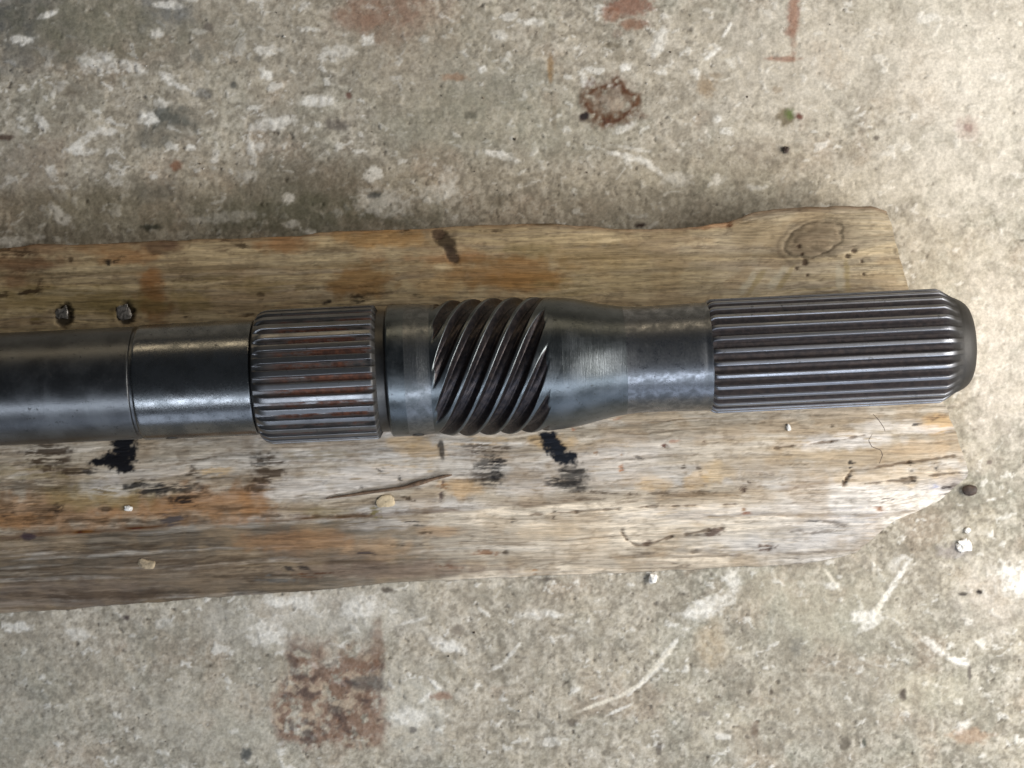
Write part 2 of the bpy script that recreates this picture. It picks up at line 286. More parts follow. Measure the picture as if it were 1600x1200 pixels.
# ================================================================== TIMBER
SL = 0.0465
ytopP = [(-400, 405), (0, 389), (60, 381), (110, 383), (215, 378), (345, 373), (470, 369), (500, 362), (665, 358), (720, 353), (850, 349), (960, 357), (1050, 358), (1137, 348), (1175, 333), (1225, 325), (1300, 322), (1360, 322), (1400, 334)]
yridP = [(-400, 865), (0, 843), (267, 823), (450, 812), (580, 806), (850, 789), (969, 778), (1150, 772), (1350, 750), (1520, 735)]
ybotP = [(-400, 985), (0, 959), (112, 952), (281, 938), (450, 926), (597, 912), (800, 902), (969, 895), (1081, 890), (1250, 881), (1312, 871), (1345, 862), (1400, 850)]
def ip(P, x): return np.interp(x, [p[0] for p in P], [p[1] for p in P])
def build_timber():
    root = bpy.data.objects.new('timber_block', None); C.objects.link(root)
    root.empty_display_size = 0.05
    tag(root, 'rough weathered timber plank with oil stains lying on the concrete under the steel shaft', 'timber')
    nu, nv1, nv2 = 720, 300, 110
    t = np.linspace(0, 1, nu); v = np.concatenate([np.linspace(0, 1, nv1), 1+np.linspace(0, 1, nv2)[1:]])
    endv = [0, .05, .17, .30, .74, .88, .95, 1.0, 1.10, 1.38, 1.68, 1.84, 2.0]
    endx = [1385, 1393, 1407, 1421, 1477, 1497, 1506, 1513, 1510, 1468, 1392, 1366, 1338]
    xe = np.interp(v, endv, endx)
    xe = xe + 2.2*(fbm(v*30, v*0+2, 5, 3)-.5)*2
    X = -380 + t[:, None]*(xe[None, :]+380)
    V_ = np.broadcast_to(v[None, :], X.shape)
    a, b, c = ip(ytopP, X), ip(yridP, X), ip(ybotP, X)
    a = a + 3.0*(fbm(X/28, X*0, 6, 4)-.5); c = c + 4.0*(fbm(X/35, X*0+3, 7, 4)-.5); b = b+6*(fbm(X/60, X*0+8, 8, 3)-.5)
    Y = np.where(V_ <= 1, a+(b-a)*V_, b+(c-b)*(V_-1))
    # heights
    d = np.clip(V_-1, 0, 1)
    Z = TOP - 0.030*(d**1.05)*(1-.55*ss(1150, 1450, X)) - 0.010*ss(1340, 1520, X)*ss(.9, 1.3, V_)
    Z = Z - 0.0025*np.exp(-V_/0.03) - 0.004*ss(.22, 0, V_)*ss(1060, 1180, X)
    Yg = Y+SL*X                                            # straight along the grain
    warp = 10*(fbm(X/220, Yg/120, 51, 3)-.5)*2 + 3*(fbm(X/60, Yg/30, 52, 2)-.5)*2
    # grain flows round the knot
    kx, ky = 1277, 372
    kd = np.sqrt(((X-kx)/75)**2+((Y-ky)/45)**2)
    warp = warp + 26*np.sign(Y-ky)*np.exp(-kd**2*.7)*-1*(1-np.exp(-(np.abs(Y-ky)/14)))
    G = Yg+warp
    g1 = streak(X/380, G/13, 61, 4, .6); g2 = streak(X/120, G/4.2, 62, 3, .65); g3 = streak(X/600, G/38, 63, 3, .5)
    crack = ss(.72, .80, streak(X/260, G/6.5, 64, 3, .55))
    blot = fbm(X/55, Y/34, 65, 4); blot2 = fbm(X/26, Y/15, 66, 4)
    hz = (g1-.5)*0.7e-3 + (g2-.5)*0.30e-3 + (g3-.5)*1.1e-3 - crack*0.3e-3
    hz = hz*(0.35+0.65*np.clip(np.minimum(V_/.02, 1), 0, 1))
    near = np.exp(-((Y-(608.3-SL*X))/60)**2)
    hz = hz - near*0.0008
    # ---- colour
    up = ss(640, 560, Y+.0465*(X-800))                      # far side of the shaft: yellower boards
    col = np.ones(X.shape+(3,))*np.array((.41, .35, .27))
    col = mixc(col, (.40, .315, .19), up); col = mixc(col, (.40, .345, .26), up*ss(850, 1250, X)*.8)
    facet = ss(.985, 1.03, V_)
    cream = facet*ss(430, 760, X)
    col = mixc(col, (.66, .565, .44), cream)
    col = mixc(col, (.60, .58, .56), cream*ss(1120, 1300, X)*.6)
    col = mixc(col, (.070, .052, .035), facet*ss(860, 420, X+120*(g3-.5)*2)*.93)
    col = mixc(col, (.045, .035, .025), facet*ss(900, 500, X)*ss(.52, .68, streak(X/90, G/7, 80, 3))*.55)
    col = mixc(col, (.55, .54, .53), (1-up)*(1-facet)*ss(.45, .68, g3+.15*(blot-.5))*ss(60, 600, X)*.55)
    col = mixc(col, (.30, .25, .19), ss(.50, .72, g1)*.55)
    col = mixc(col, (.52, .42, .27), up*ss(.52, .33, g1)*.6)
    col = mixc(col, (.56, .51, .44), (1-up)*ss(.45, .28, g1)*.45)
    g4 = streak(X/26, G/2.6, 78, 3, .7)
    col *= (0.78+0.44*g2)[..., None]
    col = mixc(col, (.12, .09, .06), ss(.56, .76, g4)*.42*ss(.30, .62, fbm(X/70+9, Y/22, 79, 3)))
    hz = hz - ss(.5, .8, g4)*.0003
    col = mixc(col, (.15, .11, .075), crack*.5)
    col = mixc(col, (.30, .21, .12), ss(.50, .70, blot)*.40)
    col = mixc(col, (.15, .105, .065), ss(.60, .74, blot2)*.38*ss(1200, 300, X))
    dirt = ss(.60, .74, fbm(X/9, Yg/5, 75, 3)); col = mixc(col, (.16, .12, .08), dirt*.35)
    col = mixc(col, (.22, .16, .10), ss(.52, .70, fbm(X/90, G/16, 76, 4))*.45*ss(1300, 500, X))
    # soft dark line running the length of the far side
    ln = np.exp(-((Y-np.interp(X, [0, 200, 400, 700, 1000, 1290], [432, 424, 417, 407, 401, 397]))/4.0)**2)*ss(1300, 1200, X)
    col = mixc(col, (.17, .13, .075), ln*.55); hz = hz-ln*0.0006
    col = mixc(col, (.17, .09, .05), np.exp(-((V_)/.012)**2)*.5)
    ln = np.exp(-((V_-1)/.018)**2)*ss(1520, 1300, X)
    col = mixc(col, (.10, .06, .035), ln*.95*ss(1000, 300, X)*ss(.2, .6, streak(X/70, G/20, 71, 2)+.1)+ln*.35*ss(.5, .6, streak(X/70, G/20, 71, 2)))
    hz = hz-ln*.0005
    def st(cx, cy, rx, ry, c, a, rot=0, soft=.35, rag=.55, sc=8, lines=0, dep=0.0):
        nonlocal col, hz
        m = stamp(X, Y, cx, cy, rx, ry, rot, soft, rag, sc, int(cx*7+cy))
        if lines: m = m*ss(.44, .56, streak(X/40+cx, G/3.4, int(cy), 3, .6)+(1-lines)*.35)
        col = mixc(col, c, m*a); hz = hz-m*dep
    BLK = (.006, .006, .008); BRN = (.045, .027, .015); ORG = (.26, .135, .058); TAN = (.46, .31, .15); OLV = (.20, .15, .06)
    # broad warm patches
    for s_ in [(330, 788, 80, 26, ORG, .8), (240, 792, 70, 18, ORG, .65), (70, 800, 130, 26, ORG, .7), (150, 775, 90, 20, OLV, .6), (10, 815, 60, 12, ORG, .8), (400, 775, 28, 26, ORG, .75),
               (445, 362+20, 40, 12, ORG, .75), (600, 372, 70, 14, (.36, .2, .07), .6), (560, 440, 46, 26, (.22, .12, .04), .75), (585, 400, 20, 10, ORG, .5), (700, 400, 60, 12, (.3, .15, .06), .55),
               (790, 425, 90, 26, (.25, .135, .05), .75), (830, 390, 40, 10, OLV, .5), (820, 440, 60, 16, (.27, .14, .045), .6), (690, 445, 30, 18, TAN, .4),
               (200, 400, 50, 12, (.33, .17, .07), .6), (110, 470, 140, 22, OLV, .65), (240, 470, 24, 34, (.19, .095, .035), .8), (235, 435, 20, 14, (.3, .14, .05), .6), (300, 470, 34, 16, OLV, .55), (30, 412, 60, 12, (.14, .07, .035), .7),
               (25, 440, 24, 12, (.16, .08, .04), .6), (200, 478, 60, 12, OLV, .6), (170, 388, 46, 9, (.26, .15, .07), .55), (245, 385, 36, 10, (.11, .06, .035), .8), (40, 390, 60, 9, (.16, .09, .05), .7), (265, 378, 12, 9, (.1, .06, .04), .6),
               (930, 400, 80, 20, (.28, .2, .1), .5), (1000, 430, 120, 24, OLV, .3), (1110, 350, 50, 7, (.34, .19, .1), .6), (1180, 365, 50, 20, (.30, .23, .14), .6), (640, 690, 30, 10, TAN, .5), (860, 690, 34, 12, TAN, .75), (665, 705, 36, 10, TAN, .5),
               (1020, 756, 28, 10, TAN, .45), (1118, 738, 26, 15, (.50, .36, .19), .65), (1090, 750, 20, 12, TAN, .5), (1160, 730, 50, 24, (.33, .27, .2), .5), (1350, 715, 140, 14, (.36, .27, .17), .6), (1260, 735, 120, 14, (.33, .27, .2), .45),
               (1465, 660, 26, 14, (.50, .33, .16), .7), (1430, 700, 60, 12, (.42, .31, .2), .6), (1400, 745, 110, 14, (.5, .38, .24), .5), (720, 762, 30, 14, (.42, .27, .13), .6), (505, 800, 40, 7, OLV, .5),
               (470, 845, 90, 18, (.28, .15, .07), .6), (590, 858, 50, 16, (.42, .27, .15), .5), (520, 868, 110, 10, (.13, .09, .06), .55), (610, 890, 150, 12, (.16, .11, .08), .65), (250, 900, 150, 26, (.15, .11, .075), .5), (100, 930, 150, 22, (.12, .09, .07), .6),
               (690, 830, 30, 8, (.42, .27, .15), .5), (860, 830, 60, 12, (.58, .46, .32), .5), (1150, 840, 60, 14, (.6, .56, .5), .4), (1480, 760, 40, 14, (.45, .42, .42), .4)]:
        st(*s_, soft=.45, rag=.6, sc=16)
    for s_ in [(60, 760, 90, 14, BRN, .55), (20, 790, 70, 14, BRN, .6), (120, 815, 110, 8, BRN, .65), (350, 750, 60, 12, BRN, .35), (250, 810, 80, 8, BRN, .6), (330, 735, 30, 8, TAN, .6), (60, 735, 60, 14, OLV, .5), (370, 800, 60, 8, BRN, .5),
               (150, 860, 140, 12, BRN, .5), (330, 880, 120, 12, BRN, .55), (60, 900, 90, 12, BRN, .5), (180, 930, 150, 8, BRN, .6), (420, 900, 90, 10, BRN, .5), (560, 880, 60, 8, BRN, .45), (500, 710, 60, 8, OLV, .35), (620, 730, 50, 8, TAN, .4), (750, 690, 60, 8, TAN, .4),
               (60, 430, 60, 10, BRN, .4), (330, 440, 70, 10, OLV, .4), (420, 450, 60, 12, OLV, .45), (880, 450, 60, 14, OLV, .35), (1250, 460, 80, 10, OLV, .3), (520, 395, 40, 8, BRN, .4)]:
        st(*s_, soft=.5, rag=.7, sc=14, lines=.88)
    # bleached areas
    for s_ in [(580, 745, 100, 18, .6), (470, 762, 60, 16, .5), (950, 725, 90, 22, .4), (1000, 700, 70, 10, .35), (1320, 690, 70, 12, .7), (1380, 665, 50, 9, .5), (1450, 672, 40, 6, .6), (170, 760, 40, 14, .45), (1210, 850, 100, 14, .5), (1320, 830, 70, 20, .5), (1130, 800, 160, 10, .35), (120, 455, 60, 6, .4), (150, 420, 70, 6, .35), (230, 740, 60, 8, .3), (830, 760, 50, 12, .4), (600, 820, 60, 8, .3), (460, 405, 90, 10, .4), (640, 395, 100, 7, .4)]:
        cx, cy, rx, ry, a = s_; st(cx, cy, rx, ry, (.62, .585, .55) if cy > 600 else (.5, .42, .28), a, 2.6, .5, .5, 14, lines=.5)
    # pale diagonal scrapes beside the far edge
    for (cx, cy) in [(1215, 435), (1312, 430), (1170, 440)]:
        st(cx, cy, 6, 22, (.5, .46, .36), .55, -35 if cx < 1300 else 5)
        st(cx+12, cy, 4, 24, (.28, .22, .1), .5, -35 if cx < 1300 else 5)
    # black oil stains
    for s_ in [(194, 700, 18, 20), (184, 718, 26, 15), (158, 722, 17, 6), (195, 688, 18, 12), (196, 732, 13, 8)]:
        st(*s_, BLK, 1, 0, .3, .6, 5)
    for s_ in [(868, 700, 20, 15), (860, 686, 13, 12), (880, 716, 20, 10), (895, 712, 9, 5), (850, 680, 10, 6)]:
        st(*s_, (.008, .010, .015), 1, -20, .3, .6, 5)
    st(690, 702, 5, 16, BLK, .8, 10, .3, .4, 6)
    # combed char and dirt marks
    for s_ in [(75, 712, 34, 24, BRN, .9), (115, 735, 30, 8, BRN, .85), (140, 736, 12, 6, BLK, .7), (420, 735, 24, 26, BRN, .85), (405, 720, 16, 8, BLK, .7), (400, 760, 16, 12, BRN, .8), (230, 762, 36, 12, BLK, .9), (275, 762, 40, 7, BLK, .8), (303, 745, 10, 16, BRN, .8),
               (290, 782, 26, 8, BLK, .9), (300, 772, 30, 6, BRN, .8), (270, 808, 18, 16, (.05, .045, .05), .75), (90, 795, 14, 5, BRN, .8), (88, 798, 6, 8, BLK, .6), (12, 805, 14, 6, BLK, .7), (45, 838, 10, 6, (.03, .02, .03), .8), (165, 795, 10, 5, BRN, .8), (60, 810, 26, 6, BRN, .6),
               (765, 735, 22, 26, (.03, .027, .025), .8), (778, 722, 12, 9, BLK, .9), (775, 742, 10, 10, BLK, .8), (740, 745, 24, 8, BRN, .5), (893, 745, 26, 18, (.03, .028, .026), .85), (880, 755, 34, 8, BLK, .7), (860, 752, 14, 7, BLK, .7), (905, 765, 14, 6, BLK, .7), (890, 735, 24, 5, BLK, .6), (760, 700, 34, 9, BRN, .8), (840, 688, 16, 4, BLK, .6)]:
        st(*s_, 0, .35, .55, 7, lines=.85)
    # far side marks
    for s_ in [(697, 378, 18, 13, (.05, .035, .022), .92, -35), (706, 398, 16, 9, (.06, .042, .03), .9, -50), (685, 366, 10, 8, (.07, .045, .03), .9, 0), (168, 410, 5, 5, BLK, .9, 0), (183, 407, 11, 4, BLK, .85, 25), (50, 455, 24, 4, BRN, .9, 15), (62, 450, 5, 12, BRN, .7, -20),
               (5, 460, 8, 5, BRN, .8, 0), (560, 468, 16, 5, BLK, .8, 0), (510, 474, 8, 4, BLK, .8, 30), (655, 462, 10, 3, BLK, .7, 0), (575, 460, 30, 3, BRN, .6, 5), (288, 492, 5, 4, BRN, .9, 0), (385, 492, 14, 3, BRN, .8, 10), (375, 382, 12, 5, BRN, .8, -15), (350, 375, 8, 3, BRN, .8, 0),
               (635, 362, 8, 4, BLK, .7, 0), (770, 360, 16, 3, BRN, .8, 0), (408, 462, 6, 6, BRN, .6, 0), (1140, 350, 5, 6, (.09, .04, .02), .9, 0), (1140, 358, 5, 5, BRN, .4, 0), (20, 395, 40, 6, BRN, .7, 0), (110, 405, 5, 5, BRN, .8, 0), (50, 497, 30, 4, OLV, .7, 0), (60, 505, 12, 3, BRN, .7, 0),
               (1390, 335, 4, 4, BRN, .8, 0), (1398, 392, 3, 5, BRN, .6, 0), (1065, 350, 10, 3, BRN, .5, 0), (860, 350, 30, 3, BRN, .5, 0)]:
        if s_[2] in (18, 16, 10) and 680 < s_[0] < 710: st(*s_[:6], s_[6], .25, .4, 6, dep=.0003)
        else: st(*s_[:6], s_[6], .4, .8, 5, lines=.9)
    # near side small marks
    for s_ in [(565, 761, 4, 3, BLK, .8, 0), (625, 748, 3, 5, BLK, .8, 0), (632, 776, 14, 3, BRN, .8, -25), (592, 735, 8, 2, BLK, .7, -30), (597, 735, 3, 7, BLK, .5, 0), (690, 765, 3, 18, (.05, .03, .03), .8, -5), (695, 760, 9, 4, ORG, .7, 0), (585, 800, 8, 10, (.14, .11, .03), .8, 20), (583, 808, 4, 6, BLK, .8, 0),
               (645, 816, 12, 2, BLK, .8, 0), (653, 822, 10, 2, BLK, .7, 0), (665, 831, 12, 3, BRN, .8, 0), (620, 850, 10, 3, BRN, .7, 0), (662, 848, 10, 4, BRN, .6, 0), (570, 865, 18, 5, (.06, .045, .04), .9, 0), (475, 888, 12, 4, BLK, .8, -30), (450, 888, 10, 3, BLK, .8, -20), (505, 896, 14, 3, (.07, .03, .015), .9, 0), (435, 905, 30, 7, (.09, .09, .085), .6, 0), (485, 898, 20, 4, (.09, .035, .015), .8, 0),
               (440, 840, 26, 5, (.12, .07, .04), .5, 0), (760, 864, 16, 4, (.2, .1, .05), .8, 0), (790, 864, 5, 3, BRN, .8, 0), (700, 888, 20, 5, (.14, .07, .04), .6, 0), (802, 813, 7, 3, BLK, .6, 0), (866, 805, 3, 7, BRN, .9, -10), (983, 811, 3, 4, BRN, .9, 0), (973, 829, 3, 4, BRN, .8, 0), (1010, 850, 9, 5, (.12, .08, .06), .9, 15), (1008, 864, 14, 2, BRN, .7, 0), (985, 851, 14, 3, BRN, .5, -10),
               (1117, 831, 16, 7, (.13, .09, .07), .95, 20), (1085, 838, 16, 3, BRN, .6, 8), (1195, 856, 17, 5, (.12, .08, .06), .95, 5), (1087, 862, 7, 4, BRN, .6, 0), (1155, 869, 14, 3, BRN, .5, 0), (1058, 882, 18, 3, BRN, .6, 0), (1020, 878, 30, 3, (.35, .27, .2), .6, 0), (835, 893, 4, 5, ORG, .8, 0), (1160, 764, 6, 6, (.04, .02, .015), .95, 0), (1171, 754, 4, 4, BRN, .8, 0), (1165, 801, 8, 4, (.3, .12, .06), .8, 10), (1162, 797, 4, 3, ORG, .8, 0),
               (1040, 684, 4, 3, (.08, .03, .02), .95, 0), (1038, 696, 4, 3, (.08, .03, .02), .95, 0), (1052, 690, 8, 3, (.3, .15, .1), .6, 0), (1097, 686, 7, 3, (.08, .05, .03), .9, -40), (895, 671, 4, 4, (.33, .15, .08), .8, 0), (963, 655, 8, 3, (.3, .14, .08), .6, 0), (971, 734, 4, 6, (.32, .13, .05), .9, 0), (971, 716, 2, 8, ORG, .6, 0), (998, 715, 7, 2, BLK, .6, -20), (1002, 678, 5, 4, BRN, .6, 0), (932, 708, 4, 2, ORG, .7, 0),
               (1068, 729, 3, 3, BRN, .8, 0), (1092, 733, 3, 8, BRN, .7, 20), (1047, 717, 3, 2, BLK, .8, 0), (950, 770, 40, 2.5, BRN, .7, -3), (1030, 771, 22, 3, BRN, .7, 0), (1100, 769, 20, 3, BRN, .6, 0), (910, 780, 30, 2, BRN, .5, 0), (1180, 742, 40, 4, (.2, .16, .13), .5, 0), (1010, 789, 20, 3, BRN, .4, 5), (1266, 811, 4, 7, BRN, .3, 0),
               (1330, 726, 5, 6, BLK, .9, -50), (1322, 750, 4, 9, BLK, .9, -35), (1328, 740, 3, 6, BLK, .9, 0), (1425, 742, 4, 12, BLK, .85, 15), (1420, 724, 9, 3, BLK, .8, 0), (1418, 752, 12, 4, BRN, .7, 0), (1462, 730, 3, 7, BLK, .8, 20), (1368, 754, 20, 3, BRN, .7, 3), (1375, 795, 7, 5, (.2, .09, .04), .9, 0), (1388, 779, 16, 4, BRN, .85, 20), (1374, 787, 5, 5, BLK, .5, 0),
               (1480, 768, 10, 12, (.03, .02, .02), .95, 0), (1492, 760, 6, 6, BRN, .7, 0), (1460, 762, 6, 4, (.15, .2, .4), .5, 0), (1268, 815, 14, 2.5, BLK, .7, 3), (1285, 832, 30, 3, BRN, .6, 6), (1305, 818, 20, 3, BRN, .6, -15), (1245, 831, 10, 3, BRN, .6, 0), (1205, 856, 6, 2, BLK, .5, 0), (1340, 805, 40, 12, (.45, .44, .46), .4, 0), (1355, 805, 20, 3, BRN, .3, 0), (1400, 640+22, 10, 3, BRN, .4, 0), (1432, 663, 6, 3, BLK, .8, 10), (1300, 665, 4, 2, BRN, .6, 0), (1470, 650, 16, 3, (.1, .07, .05), .8, 15), (1450, 655, 26, 3, (.2, .13, .08), .6, 12)]:
        st(*s_[:6], s_[6], .45, .95, 4, lines=.95, dep=.0002)
    # dark lines of the splits near the right end
    for pts in [[(1318, 758), (1330, 735), (1420, 722), (1500, 712)], [(1322, 748), (1370, 754), (1440, 745), (1500, 738)], [(700+245, 818), (945+20, 822), (980, 843), (1010, 862)], [(800, 806), (900, 800), (1010, 792), (1150, 788)], [(410, 806), (585, 806)], [(1210, 700), (1300, 690), (1350, 680)], [(1000, 895-40), (1050, 838), (1130, 825)]]:
        for (x0, y0), (x1, y1) in zip(pts[:-1], pts[1:]):
            L = math.hypot(x1-x0, y1-y0); tt = np.clip(((X-x0)*(x1-x0)+(Y-y0)*(y1-y0))/L**2, 0, 1)
            dd = np.hypot(X-x0-tt*(x1-x0), Y-y0-tt*(y1-y0)) + 2.5*(fbm(X/12, Y/12, 91, 2)-.5)*2
            m = ss(2.6, .6, dd)*ss(.3, .5, vnoise(X/20, Y/20, 92)+.1); col = mixc(col, (.10, .065, .04), m*.75); hz = hz-m*.0005
    # knot: dark ring round a greyish heart
    kr = np.sqrt(((X-1272)/45)**2+(((Y-374)+.25*(X-1272))/27)**2) + .16*(fbm(X/13, Y/13, 93, 3)-.5)*2
    col = mixc(col, (.19, .145, .10), ss(1.15, .6, kr)*.9*(.6+.4*ss(.3, .6, fbm(X/11, Y/7, 95, 4)))); col = mixc(col, (.23, .18, .12), ss(1.9, .9, kr)*.45)
    col *= (1-.22*ss(1.6, 1.0, kr)*(vnoise(kr*9, kr*0, 5)))[..., None]
    ring = np.exp(-((kr-.98)/.055)**2); ring2 = np.exp(-((kr-1.25)/.10)**2)*ss(1290, 1230, X)*.7
    col = mixc(col, (.06, .045, .033), ring*.42*ss(.35, .6, vnoise(X/9, Y/9, 94)+.15)*ss(1330, 1300, X-.0*Y+0)*1.0); col = mixc(col, (.09, .065, .045), ring2*.6)
    hz = hz - ring*.0005 + ss(1.0, .4, kr)*.0007
    col = mixc(col, (.06, .045, .03), stamp(X, Y, 1290, 395, 26, 4, -22, .4, .5, 6, 3)*.45)
    for (cx, cy, r) in [(1248, 385, 3.2), (1254, 397, 2.6), (1258, 410, 5), (1245, 419, 3), (1262, 430, 2.5), (1325, 400, 4), (1335, 392, 4), (1347, 408, 3), (1350, 428, 2.5)]:
        st(cx, cy, r, r, (.05, .03, .02), .85, 0, .3, .4, 5, dep=.0004)
    # dimples round the two nails
    for (cx, cy) in [(99, 491), (196, 488)]:
        m = stamp(X, Y, cx, cy+2, 14, 18, 0, .3, .25, 6, cx); col = mixc(col, (.04, .03, .022), m*.92); hz = hz-m*.0012
        m = stamp(X, Y, cx-16, cy-4, 10, 3, 0, .4, .4, 6, cx+1); col = mixc(col, (.05, .035, .025), m*.6)
    col = np.clip(col, .004, .85)
    Z2 = Z+hz
    kk = (HC-Z)/F
    wx, wy = (X-800)*kk, -(Y-600)*kk
    P = np.stack([wx, wy, Z2], -1)
    # far wall, near wall: skirts added as extra rows
    far0 = P[:, 0].copy(); near0 = P[:, -1].copy()
    rows_far = []; cf = []
    for q in np.linspace(1, 0, 14)[:-1]:
        r = far0.copy(); r[:, 2] = far0[:, 2]*(1-q) - .001*q; r[:, 1] -= .003*math.sin(q*math.pi)*1 + .0015*q
        r[:, 1] += .0012*(fbm(X[:, 0]/18, X[:, 0]*0+q*9, 96, 3)-.5)
        rows_far.append(r); cf.append(np.ones((nu, 3))*np.array((.25, .19, .12))*(.6+.8*streak(X[:, 0]/80, X[:, 0]*0+q*14, 97, 3))[:, None])
    rows_near = []; cn = []
    for q in np.linspace(0, 1, 8)[1:]:
        r = near0.copy(); r[:, 2] = near0[:, 2]*(1-q) - .001*q; r[:, 1] += .004*q
        rows_near.append(r); cn.append(np.ones((nu, 3))*np.array((.22, .16, .11)))
    P = np.concatenate([np.stack(rows_far, 1), P, np.stack(rows_near, 1)], 1)
    col = np.concatenate([np.stack(cf, 1), col, np.stack(cn, 1)], 1)
    gl = np.ones(col.shape[:2]); lum = col.mean(-1); gl = np.where(lum < .03, .95, 1.0)
    nvt = P.shape[1]
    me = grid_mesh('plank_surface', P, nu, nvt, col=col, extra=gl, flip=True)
    me.materials.append(mat_wood)
    link('plank', me, parent=root)
    # sawn end face, a sheet with its own relief
    e = P[-1].copy(); n = 26; E = []; ce = []
    for i, q in enumerate(np.linspace(0, 1, n)):
        r = e.copy(); r[:, 2] = e[:, 2]*(1-q) - .001*q
        if 0 < i: r[:, 0] -= .0012*q - .0009*(fbm(np.arange(nvt)/9, np.full(nvt, q*12), 98, 3)-.5)*2*min(1, i/4)
        E.append(r); ce.append(np.ones((nvt, 3))*np.array((.33, .26, .18))*(.6+.8*vnoise(np.arange(nvt)/7+q*3, np.full(nvt, q*3), 99))[:, None])
    me = grid_mesh('sawn_end', np.stack(E, 0), n, nvt, col=np.stack(ce, 0), extra=np.ones((n, nvt)), flip=True)
    link('sawn_end', me, mat_end, root)
    return root
timber = build_timber()

# ================================================================== STEEL
def s_(px): return (px-800)*K*math.sqrt(1+SL*SL)
def steel(name, ref, base, base2, rough, rmot=.12, scratch=.5, rust_dark=0.0, r_root=0, r_crest=1, blot=60, root_col=(.20, .055, .025), metal=1.0, root_rough=.35, root_met=.9, x0=None, dull=None, dullw=4):
    m = NT(name); tc = m.n('ShaderNodeTexCoord'); tc.object = ref; v = tc.outputs['Object']
    n1 = m.noise(v, blot, 5, .6, .3); n2 = m.noise(v, blot*6, 4, .65)
    c = m.mix(m.range(n1, .36, .64), base, base2)
    ring = m.noise(m.scale(v, (1, .04, .04)), 2600, 3, .7)            # turning marks run round the axis
    fine = m.noise(v, 1500, 4, .7)
    spots = m.range(n2, .60, .70)
    c = m.mix(m.math('MULTIPLY', spots, .55), c, (.035, .033, .032))
    r = m.math('ADD', m.math('MULTIPLY', m.math('SUBTRACT', n1, .5), rmot*3), rough)
    r = m.math('ADD', r, m.math('MULTIPLY', m.math('SUBTRACT', fine, .5), .16))
    r = m.math('ADD', r, m.math('MULTIPLY', spots, .14), clamp=True)
    met = metal
    if rust_dark > 0:  # groove tone: rusted collar, oily helix, and painted valley shade on the spline end
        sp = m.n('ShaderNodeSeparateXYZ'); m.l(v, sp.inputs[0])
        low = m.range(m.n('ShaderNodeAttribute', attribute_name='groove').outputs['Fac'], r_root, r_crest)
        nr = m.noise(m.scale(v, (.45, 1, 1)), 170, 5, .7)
        mk = m.math('MULTIPLY', m.math('MULTIPLY', low, m.range(nr, *((.34, .60) if rust_dark < 2 else (.10, .34)))), rust_dark, clamp=True)
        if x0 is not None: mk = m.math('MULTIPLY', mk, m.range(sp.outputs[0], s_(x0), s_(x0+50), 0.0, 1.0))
        rc = m.mix(m.range(m.noise(v, 500, 4, .7), .35, .7), (root_col[0]*.35, root_col[1]*.4, root_col[2]*.5), root_col)
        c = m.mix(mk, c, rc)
        r = m.math('ADD', r, m.math('MULTIPLY', mk, root_rough), clamp=True)
        met = m.math('SUBTRACT', metal, m.math('MULTIPLY', mk, root_met*metal), clamp=True)
    if dull is not None:                        # end chamfers painted dark and rough to damp the right lamp's glare
        sp2 = m.n('ShaderNodeSeparateXYZ'); m.l(v, sp2.inputs[0]); k = m.range(sp2.outputs[0], s_(dull), s_(dull+dullw), 0.0, 1.0)
        c = m.mix(k, c, (.030, .028, .026)); r = m.math('ADD', r, m.math('MULTIPLY', k, .30), clamp=True); met = m.math('SUBTRACT', met, m.math('MULTIPLY', k, .7), clamp=True)
    m.l(c, m.b.inputs['Base Color']); m.l(r, m.b.inputs['Roughness']); m.val(m.b.inputs['Metallic'], met)
    b1 = m.bump(ring, scratch, .00007)
    b2 = m.bump(m.math('ADD', fine, m.math('MULTIPLY', n2, 1.2)), .35, .00005, b1)
    m.l(b2, m.b.inputs['Normal'])
    return m.m

root = bpy.data.objects.new('splined_shaft', None); C.objects.link(root)
tag(root, 'dark steel gearbox shaft with two straight splines and helical teeth lying along the timber', 'shaft')
ax, ay = W(800, 608.3-SL*800, AXZ)
root.location = (ax, ay, TOP); root.rotation_euler = (0, 0, math.atan(SL))
OFF = (0, 0, AXZ-TOP)
def lathe(name, prof, mat, parent, nseg=288, sub=6.0, crisp=True):
    pts = []
    for (a, ra), (b, rb) in zip(prof[:-1], prof[1:]):
        n = max(1, int(math.hypot(b-a, rb-ra)/sub)); n = min(n, 60)
        for i in range(n): pts.append((a+(b-a)*i/n, ra+(rb-ra)*i/n))
    pts.append(prof[-1])
    fine = []                                   # tight pairs of rings at the turns keep the corners crisp
    for i, p in enumerate(pts):
        if crisp and p in prof and 0 < i < len(pts)-1:
            for q in (pts[i-1], pts[i+1]):
                L = math.hypot(q[0]-p[0], q[1]-p[1]); f = min(.3, .35/max(L, 1e-6))
                fine.append((p[0]+(q[0]-p[0])*f, p[1]+(q[1]-p[1])*f))
        else: fine.append(p)
    pts = fine
    pts = np.array(pts); th = np.linspace(0, 2*math.pi, nseg, endpoint=False)
    R = pts[:, 1][:, None]*K; xx = s_(pts[:, 0])[:, None]+0*th[None]
    V = np.stack([xx, R*np.sin(th)[None], R*np.cos(th)[None]], -1)
    me = grid_mesh(name, V, len(pts), nseg, closed_v=True, flip=False)
    ms = me
    o = link(name, me, mat, parent)
    if parent is root: o.location = OFF
    return o
rod = bpy.data.objects.new('axis', None)
